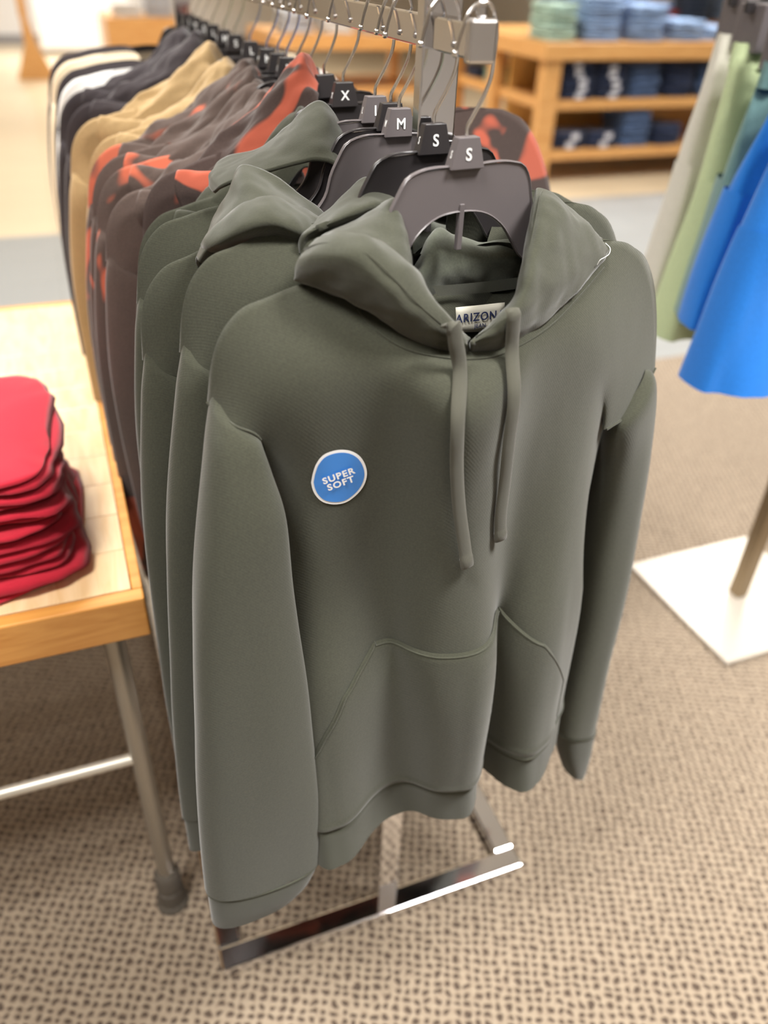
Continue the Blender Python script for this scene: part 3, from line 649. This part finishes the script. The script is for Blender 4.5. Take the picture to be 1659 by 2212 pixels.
ROW = [  # dy, dx, dz, sx, roll deg, yaw deg, material, label
 (.35, -.012, -.005, 1.06, -1, 1, 'green', 'hindmost sage green hoodie, next to the plain brown one'),
 (.425, .012, .045, 1.14, -6, 1, 'brown2', 'brown hoodie with orange print sticking out right of the chrome upright'),
 (.50, -.028, -.010, 1.12, -2, 1, 'brownp', 'plain faded brown hoodie behind the green ones'),
 (.565, -.015, .000, 1.16, 0, 0, 'brown', 'brown and orange dyed hoodie next to the plain brown one'),
 (.625, -.012, .005, 1.18, 0, 1, 'brown', 'middle one of the brown and orange dyed hoodies'),
 (.68, -.010, .008, 1.19, 0, 0, 'brown', 'brown and orange dyed hoodie next to the camel ones'),
 (.75, -.024, .010, 1.12, 0, 1, 'tan', 'camel hoodie closer to the brown and orange hoodies'),
 (.87, -.030, .016, 1.17, 0, 0, 'tan', 'camel hoodie closer to the black hoodies'),
 (1.00, -.031, .022, 1.17, 0, 1, 'black', 'black hoodie next to the camel hoodies'),
 (1.10, -.035, .028, 1.18, 0, 0, 'black', 'black hoodie between another black one and a white top'),
 (1.22, -.030, .036, 1.18, 0, 0, 'white', 'white knit top near the far end of the rail'),
 (1.33, -.031, .040, 1.18, 0, 1, 'black', 'black knit top between the white top and the cream top'),
 (1.43, -.032, .045, 1.19, 0, 0, 'cream', 'cream knit top near the far end of the rail'),
 (1.52, -.032, .050, 1.20, 0, 1, 'black', 'black knit top at the very end of the rail')]
hp = [(0, .004, .002, 6.4, 0, 'S', 'front grey hanger with a white S on its size tag'), (.058, -.004, .004, 5, 0, 'S', 'second hanger from the front, dark, with an S size tag'),
      (.150, -.004, .004, 4, 0, 'M', 'grey hanger just behind the chrome upright with an M size tag'), (.185, .0, .004, 3, 0, '', 'dark hanger behind the grey M hanger'), (.235, 0, .004, 3, 0, 'L', 'hanger of the tall hood hoodie with an L size tag')]
for dy, dx, dz, yaw, roll, ch, lb in hp:
    hanger(ORIGIN + np.array([dx, dy, dz]), math.radians(yaw), math.radians(roll), ch, lb, 'dark' not in lb)
chs = ['X', '', 'S', 'M', 'L', '', 'M', 'L', 'S', 'M', 'L', 'S', 'M', 'L']
for i, (dy, dx, dz, sx, roll, yaw, mt, lb) in enumerate(ROW):
    loc = ORIGIN + np.array([dx, dy, dz]); cat = 'top' if 'knit top' in lb else 'hoodie'
    garment(loc, (sx, .42, 1.0), (0, math.radians(roll), math.radians(yaw)), M[mt], lb, HOODS[i % 3] if cat == 'hoodie' else False, False, 'hoodie' if cat == 'hoodie' else 'knit_top', cat=cat)
    hanger(ORIGIN + np.array([0, dy, .004]), math.radians(yaw+2), math.radians(roll*.6), chs[i], 'shade-darkened hanger holding the ' + lb, False)

# ------------------------------------------------------------------ table on the left with maroon shirts
TZ = .845; TX1, TY0 = -.348, .102; TX0, TY1 = -1.45, 1.30
tb = empty('display_table', (-.9, .7, 0)); tag(tb, 'pale wooden display table with grey metal legs left of the rack', 'table')
TL = Vector(tb.location)
def tpart(name, a, b, m, bev=.003, parent=tb): return MB().box([a[i]-TL[i] for i in range(3)], [b[i]-TL[i] for i in range(3)]).build(name, m, parent, bev)
npl = 12; ph = (TY1-TY0-.026)/npl
for k in range(npl):
    tpart('plank', (TX0, TY0+.026+k*ph+.0006, TZ-.03), (TX1-.016, TY0+.026+(k+1)*ph-.0006, TZ), M['woodtop'], .0012)
tpart('front_board', (TX0, TY0, TZ-.072), (TX1, TY0+.025, TZ), M['woodedge'], .003)
tpart('side_board', (TX1-.015, TY0+.0255, TZ-.072), (TX1, TY1, TZ), M['woodedge'], .002)
tpart('back_board', (TX0, TY1+.0005, TZ-.072), (TX1, TY1+.025, TZ), M['woodedge'], .003)
for (x, y) in ((-.402, .150), (-1.40, .150), (-.402, 1.22), (-1.40, 1.22)):
    leg = MB().tube([(x-TL.x, y-TL.y, TZ-.072), (x-TL.x, y-TL.y, .11)], .0165, 16).build('leg', M['legmetal'], tb, smooth=True)
    ft = MB().tube([(x-TL.x, y-TL.y, z) for z in (.115, .108, .104, .060, .056, .052, .016, .012, .0)], [.0175, .023, .025, .025, .021, .0255, .027, .031, .032], 18).build('foot', M['footrub'], leg, smooth=True)
MB().tube([(-1.40-TL.x, .150-TL.y, .46), (-.402-TL.x, .150-TL.y, .46)], .010, 12).build('stretcher', M['stretch'], tb, smooth=True)
MB().tube([(-1.40-TL.x, 1.22-TL.y, .46), (-.402-TL.x, 1.22-TL.y, .46)], .010, 12).build('stretcher', M['stretch'], tb, smooth=True)

def folded(name, wx, wy, h, m, seed, sag=.004, nx=26, ny=26):
    """a folded garment: a soft slab with rounded, slightly wavy sides (origin at bottom centre)"""
    prof = [(-.04, 0.0), (.002, 0.06), (.011, .22), (.004, .42), (-.006, .5), (.004, .58), (.012, .78), (.002, .95), (-.035, 1.0)]
    rr = random.Random(seed); per = 96; V = []; loops = []
    def sq(t, a, b, p=.38):
        cs, sn = math.cos(t), math.sin(t); return (a*math.copysign(abs(cs)**p, cs), b*math.copysign(abs(sn)**p, sn))
    for off, hh in prof:
        for k in range(per):
            t = 2*math.pi*k/per; x, y = sq(t, wx/2+off, wy/2+off)
            d = noise.noise(Vector((x*9+seed, y*9, hh*1.5)))*.018 + noise.noise(Vector((x*28+seed, y*28, hh*2.5)))*.008
            wav = noise.noise(Vector((x*9+seed*2, y*9, hh*.8)))*sag*2.2 - sag*.6*max(0, off*60)
            V.append((x*(1+d/ max(.05, wx/2)), y*(1+d/max(.05, wy/2)), max(0.0, h*hh + wav*(hh if hh < .5 else 1))))
    n = len(prof); f = grid_faces(n, per, 0, True)
    for ring, z in ((0, 0.0), (n-1, h)):
        last = [ring*per+k for k in range(per)]
        for s in (.75, .45, .15):
            cur = []
            for k in range(per):
                x, y, _ = V[ring*per+k]; zz = z if ring == 0 else z + noise.noise(Vector((x*s*8+seed, y*s*8, 4)))*sag
                cur.append(len(V)); V.append((x*s, y*s, zz))
            f += [(last[k], last[(k+1) % per], cur[(k+1) % per], cur[k]) for k in range(per)]; last = cur
        f.append(tuple(last))
    return fix(mk(name, V, f, m))
z = TZ + .001; SH = [('bottom', -.560, .330, .26, .335, .026), ('', -.565, .335, .25, .33, .020), ('', -.562, .338, .252, .32, .020), ('', -.568, .342, .245, .32, .018),
      ('', -.562, .345, .25, .315, .020), ('', -.57, .352, .245, .31, .018), ('topmost', -.568, .37, .26, .33, .018)]
for i, (lb, x, y, wx, wy, h) in enumerate(SH):
    o = mesh_obj('folded_shirt', folded('folded_shirt', wx, wy, h, M['maroon'], 3.7*i+1)); o.location = (x, y, z); o.rotation_euler.z = math.radians(random.uniform(-5, 5) + 4)
    nmz = {0: 'maroon folded shirt at the bottom of the stack on the table', len(SH)-1: 'maroon folded shirt on top of the stack on the table'}.get(i, 'maroon folded shirt within the stack, %s from the bottom' % ORD[i])
    tag(o, nmz, 'shirt', 'maroon shirts stacked on the table'); z += h*.98 + .004

# ------------------------------------------------------------------ stand with shorts on the right
sd = empty('garment_stand', (1.373, .54, 0)); tag(sd, 'metal garment stand with square base plate and bronze post on the carpet', 'garment stand')
MB().box((-.235, -.23, 0.004), (.235, .23, .016)).build('base_plate', M['plate'], sd, .002)
MB().box((-.020, -.020, .016), (.020, .020, 1.75)).build('post', M['post'], sd, .002)
MB().box((-.32, -.012, 1.70), (0, .012, 1.724)).build('cross_arm', M['post'], sd, .002)
MB().tube([(-.475, -.37, 1.712), (-.215, .22, 1.712)], .012, 12).build('hanging_arm', M['post'], sd, smooth=True)
def shorts_mesh(name, wtop, wbot, h, m, seed, depth=.05, split=.42):
    """a pair of shorts: waist at z=0, legs down to -h"""
    def loop(cx, w, d, z, ph, amp): return [(cx + w/2*math.copysign(abs(math.cos(t))**.85, math.cos(t)), d*math.copysign(abs(math.sin(t))**.85, math.sin(t)) + amp*math.sin(ph+5*t), z) for t in np.linspace(0, 2*math.pi, 40, endpoint=False)]
    V = []; f = []
    def loft(rings):
        b = len(V)
        for r in rings: V.extend(r)
        f.extend(grid_faces(len(rings), 40, b, True))
    top = []
    for k in range(10):
        t = k/9; w = wtop + (wbot*1.0-wtop)*t*.8; top.append(loop(0, w, depth*(.5+.6*t), -split*h*t, seed, .004*(1-t) + .004))
    loft(top); wl_ = (wtop + (wbot-wtop)*.8)
    for s in (-1, 1):
        legs = []
        for k in range(16):
            t = k/15; w = wl_*.50 + (wbot*.54-wl_*.50)*t; legs.append(loop(s*(wl_*.25 + (wbot*.275-wl_*.25)*t), w, depth*(1.05+.35*t), -split*h*.98 - (1-split*.98)*h*t, seed+s+t*1.5, .006+.006*t))
        loft(legs)
    me = fix(mk(name, V, f, m))
    for v in me.vertices:
        v.co.y += .024*noise.noise(Vector((v.co.x*17+seed, 1.0, v.co.z*1.8))) + .007*noise.noise(Vector((v.co.x*40+seed, 1.0, v.co.z*5)))
    return me
def waistband_mesh(wtop, m, seed, depth=.026):
    V = []; rows = 9; n = 72
    for i in range(rows):
        for k in range(n):
            t = 2*math.pi*k/n; g = .0035*math.sin(k*math.pi*.5)*(1 if 1 < i < 7 else .3)
            V.append(((wtop/2+.004)*math.copysign(abs(math.cos(t))**.85, math.cos(t)), (depth+g+.003)*math.copysign(abs(math.sin(t))**.85, math.sin(t)), .004-.042*i/(rows-1)))
    return fix(mk('waistband', V, grid_faces(rows, n, 0, True), m))
def clip_hanger(loc, wd, label):
    e = empty('clip_hanger', loc); tag(e, label, 'hanger', 'clip hangers on the garment stand')
    MB().box((-wd/2, -.005, .050), (wd/2, .005, .068)).build('bar', M['plastic_dark_shade'], e, .002)
    for s in (-1, 1):
        MB().box((s*wd*.42-.016, -.034, -.012), (s*wd*.42+.016, .034, .066)).build('clip', M['plastic'], e, .003)
    MB().tube(dense([(0, 0, .066), (0, 0, .12), (.02, 0, .15), (.022, 0, .20), (0, 0, 1.733+.003-loc[2]), (-.02, 0, .20)], 24), .002, 8).build('hook', M['wire'], e, smooth=True)
SHORTS = [('sblue', .25, 1.440, .40, .47, .485, 'nearest cobalt blue shorts on the stand, hanging lowest'), ('sblue', .35, 1.445, .40, .47, .42, 'cobalt blue shorts between the nearest blue and the teal pair'),
          ('steal', .455, 1.460, .38, .44, .47, 'teal shorts between the blue and pale green shorts'), ('sgreen', .56, 1.480, .40, .44, .56, 'pale green shorts with elastic waistband on the stand'),
          ('sgrey', .68, 1.485, .38, .45, .57, 'oatmeal grey shorts behind the pale green ones')]
SXC = [.935, .985, 1.035, 1.062, 1.115]
for i, (mt, y, z, wt, wb, h, lb) in enumerate(SHORTS):
    e = empty('shorts', (SXC[i], y, z)); tag(e, lb, 'shorts', 'shorts on the garment stand')
    mesh_obj('legs', shorts_mesh('shorts', wt, wb, h, M[mt], 1.7*i), e); mesh_obj('waistband', waistband_mesh(wt, M[mt], i), e)
    clip_hanger((SXC[i], y, z), wt, 'clip hanger holding the ' + lb)

# ------------------------------------------------------------------ shelf unit with jeans behind
UX0, UX1, UY0, UY1 = 3.42, 6.2, 5.5, 7.3
un = empty('shelf_unit', (UX0, UY0, 0)); tag(un, 'honey wood shelf unit with cubbies of folded jeans', 'shelf unit'); UL = Vector(un.location)
def upart(name, a, b, bev=.006, m=None): return MB().box([a[i]-UL[i] for i in range(3)], [b[i]-UL[i] for i in range(3)]).build(name, m or M['shelfwood'], un, bev)
upart('top_board', (UX0-.04, UY0-.04, .94), (UX1, UY1, 1.06))
for x in (UX0, UX0+2.45): upart('post', (x, UY0, 0), (x+.16, UY0+.1, .94))
upart('post', (UX0, UY1-.12, 0), (UX0+.12, UY1, .94)); upart('post', (UX0, UY0+.85, 0), (UX0+.1, UY0+.97, .94))
upart('shelf', (UX0+.05, UY0+.02, .57), (UX1, UY1-.02, .645)); upart('shelf', (UX0+.05, UY0+.02, .18), (UX1, UY1-.02, .26))
upart('back_panel', (UX0+.1, UY0+.75, .26), (UX1, UY0+.78, .94), m=M['ywood'])
JM = {}
def jeans_pile(x, y, z, n, mt, lb, grp, wx=.30, wy=.36, h=.05, sticker=False, rz=0, name='folded_jeans', cat='jeans'):
    for k in range(n):
        key = (mt, wx, wy, h, k % 2)
        if key not in JM: JM[key] = folded(name, wx, wy, h, M[mt], 2.3*len(JM)+.4, .006)
        o = mesh_obj(name, JM[key]); o.location = (x+random.uniform(-.008, .008), y+random.uniform(-.01, .01), z+k*(h+.006)); o.rotation_euler.z = rz+math.radians(random.uniform(-2, 2))
        pos = 'lowest of its pile' if k == 0 else 'topmost of its pile' if k == n-1 else ('second', 'third', 'fourth', 'fifth', 'sixth')[k-1] + ' from below'
        tag(o, lb + (', %s' % pos if n > 1 else ''), cat, grp)
        if sticker:
            MB().box((-.035+.03*math.sin(k*1.3), -wy/2-.022, .006), (.035+.03*math.sin(k*1.3), -wy/2-.018, h-.004)).build('size_strip', M['paper'], o)
yj = UY0+.24
jeans_pile(3.80, yj, .648, 5, 'navy', 'dark blue folded jeans in the left pile of the upper cubby', 'left pile, upper cubby', sticker=True, h=.048)
jeans_pile(4.13, yj, .648, 5, 'navy', 'dark blue folded jeans in the second pile of the upper cubby', 'second pile, upper cubby', sticker=True, h=.045)
jeans_pile(4.46, yj, .648, 5, 'denim', 'mid blue folded jeans in the upper cubby', 'mid blue pile, upper cubby', sticker=False, h=.046)
jeans_pile(4.82, yj, .648, 5, 'navy', 'dark folded jeans beside mid blue pile, upper cubby', 'right pile, upper cubby', h=.046)
jeans_pile(5.18, yj, .648, 5, 'denim', 'mid blue folded jeans far right in the upper cubby', 'far right pile, upper cubby', h=.046)
jeans_pile(3.80, yj, .263, 2, 'navy', 'dark blue folded jeans in the left bottom cubby pile', 'left pile, bottom cubby', sticker=True, h=.06)
jeans_pile(4.13, yj, .263, 2, 'navy', 'dark blue folded jeans in the second pile of the bottom cubby', 'second pile, bottom cubby', sticker=True, h=.055)
jeans_pile(4.46, yj, .263, 5, 'denim', 'mid blue folded jeans in the bottom cubby', 'mid blue pile, bottom cubby', h=.050)
jeans_pile(4.82, yj, .263, 3, 'navy', 'dark folded jeans beside mid blue pile, bottom cubby', 'right pile, bottom cubby', h=.050)
jeans_pile(3.66, UY0+1.15, .648, 3, 'mint', 'mint folded shirt on the side shelf', 'mint shirts on the side shelf', .24, .3, .04, name='folded_shirt', cat='shirt')
jeans_pile(3.66, UY0+1.15, .79, 1, 'pinkcloth', 'pale pink folded shirt on the side shelf', 'pink shirts on the side shelf', .24, .3, .04, name='folded_shirt', cat='shirt')
jeans_pile(3.66, UY0+1.55, .648, 2, 'navy', 'dark folded jeans on the side shelf', 'dark jeans on the side shelf', .24, .3, .045)
TOPJ = [(3.62, .30, 5, 'mint', 'mint folded shirt on top of the shelf unit', .24), (4.02, .34, 6, 'ldenim', 'light blue folded jeans in the left pile on the shelf top', .34), (4.02, .80, 6, 'denim', 'mid blue folded jeans behind the left shelf top pile', .34),
        (4.44, .32, 5, 'ldenim', 'light blue folded jeans in the middle pile on the shelf top', .34), (4.44, .80, 6, 'ldenim', 'light blue folded jeans behind the middle shelf top pile', .34),
        (4.86, .32, 3, 'ldenim', 'light blue folded jeans in the right pile on the shelf top', .34), (4.86, .80, 5, 'denim', 'mid blue folded jeans behind the right shelf top pile', .34), (5.28, .34, 2, 'ldenim', 'light blue folded jeans far right on the shelf top', .34)]
for x, dy, n, mt, lb, wx in TOPJ: jeans_pile(x, UY0+dy, 1.063, n, mt, lb, lb.replace('folded ', ''), wx, .38, .045, name='folded_shirt' if mt == 'mint' else 'folded_jeans', cat='shirt' if mt == 'mint' else 'jeans')

# ------------------------------------------------------------------ further display tables
def wood_table(x0, x1, y0, y1, z, label, m=None, th=.14, shelf=True):
    e = empty('display_table', ((x0+x1)/2, (y0+y1)/2, 0)); tag(e, label, 'table'); L = Vector(e.location); m = m or M['shelfwood']
    def p(n, a, b): MB().box([a[i]-L[i] for i in range(3)], [b[i]-L[i] for i in range(3)]).build(n, m, e, .006)
    p('top_board', (x0, y0, z-th), (x1, y1, z))
    for x in (x0+.02, x1-.14):
        for y in (y0+.02, y1-.14): p('leg', (x, y, 0), (x+.12, y+.12, z-th))
    if shelf: p('shelf', (x0+.03, y0+.03, .28), (x1-.03, y1-.03, .34))
    return e
wood_table(6.3, 9.0-.3, 8.6, 9.8, 1.02, 'honey wood table far behind the shelf unit')
for i, (x, mt, n, lb) in enumerate([(6.55, 'navy', 4, 'dark folded jeans on the far right table'), (7.0, 'red', 2, 'red folded shirt on the far right table'), (7.45, 'ywood', 0, ''), (7.45, 'denim', 5, 'mid blue folded jeans on the far right table'), (7.95, 'ldenim', 6, 'light blue folded jeans on the far right table')]):
    if n: jeans_pile(x, 8.95, 1.023, n, mt, lb, lb.replace('folded ', ''), .34, .4, .05, name='folded_shirt' if mt == 'red' else 'folded_jeans', cat='shirt' if mt == 'red' else 'jeans')
wood_table(2.0, 3.9, 8.6, 9.9, .86, 'honey wood table in the middle behind the rack')
for x, mt, n, lb in [(2.3, 'greycloth', 4, 'pale grey folded shirts left on the middle table'), (2.75, 'white', 5, 'white folded shirts on the middle table'), (3.25, 'greycloth', 4, 'pale grey folded shirts right on the middle table'), (3.65, 'mint', 3, 'mint folded shirts on the middle table')]:
    jeans_pile(x, 8.95, .863, n, mt, lb.replace('shirts', 'shirt'), lb, .34, .4, .05, name='folded_shirt', cat='shirt')
wood_table(.62, 1.75, 12.6, 13.9, .74, 'honey wood box table at the far left', th=.60, shelf=False)
for x, mt, n, lb in [(.95, 'white', 3, 'white folded shirts on the far left box table'), (1.40, 'greycloth', 5, 'pale grey folded shirts on the far left box table')]:
    jeans_pile(x, 13.0, .743, n, mt, lb.replace('shirts', 'shirt'), lb, .36, .4, .05, name='folded_shirt', cat='shirt')
# easel-like wooden display with a spreading foot, far left
ez = empty('wooden_display_frame', (-.38, 12.6, 0)); tag(ez, 'wooden display frame with a flared triangular foot at the far left', 'display frame')
v, f = extrude_outline([(-.27, 0), (.24, 0), (.06, .42), (.0, .75), (-.09, .75), (-.10, .42)], -.05, .05); MB().add(v, f).build('foot', M['shelfwood'], ez, .004)
MB().box((-.10, -.04, .74), (.01, .04, 1.9)).build('post', M['shelfwood'], ez, .004)
MB().box((-.9, -.03, 1.5), (-.10, .03, 1.6)).build('arm', M['shelfwood'], ez, .004)
wb_ = empty('white_display_box', (.35, 15.9, 0)); tag(wb_, 'white display box against the bright back wall', 'display box')
MB().box((-.6, -.3, .08), (.9, .4, 1.1)).build('body', M['wallwhite'], wb_, .01); MB().box((-.56, -.26, 0), (.86, .36, .08)).build('plinth', M['wallgrey'], wb_, .005)
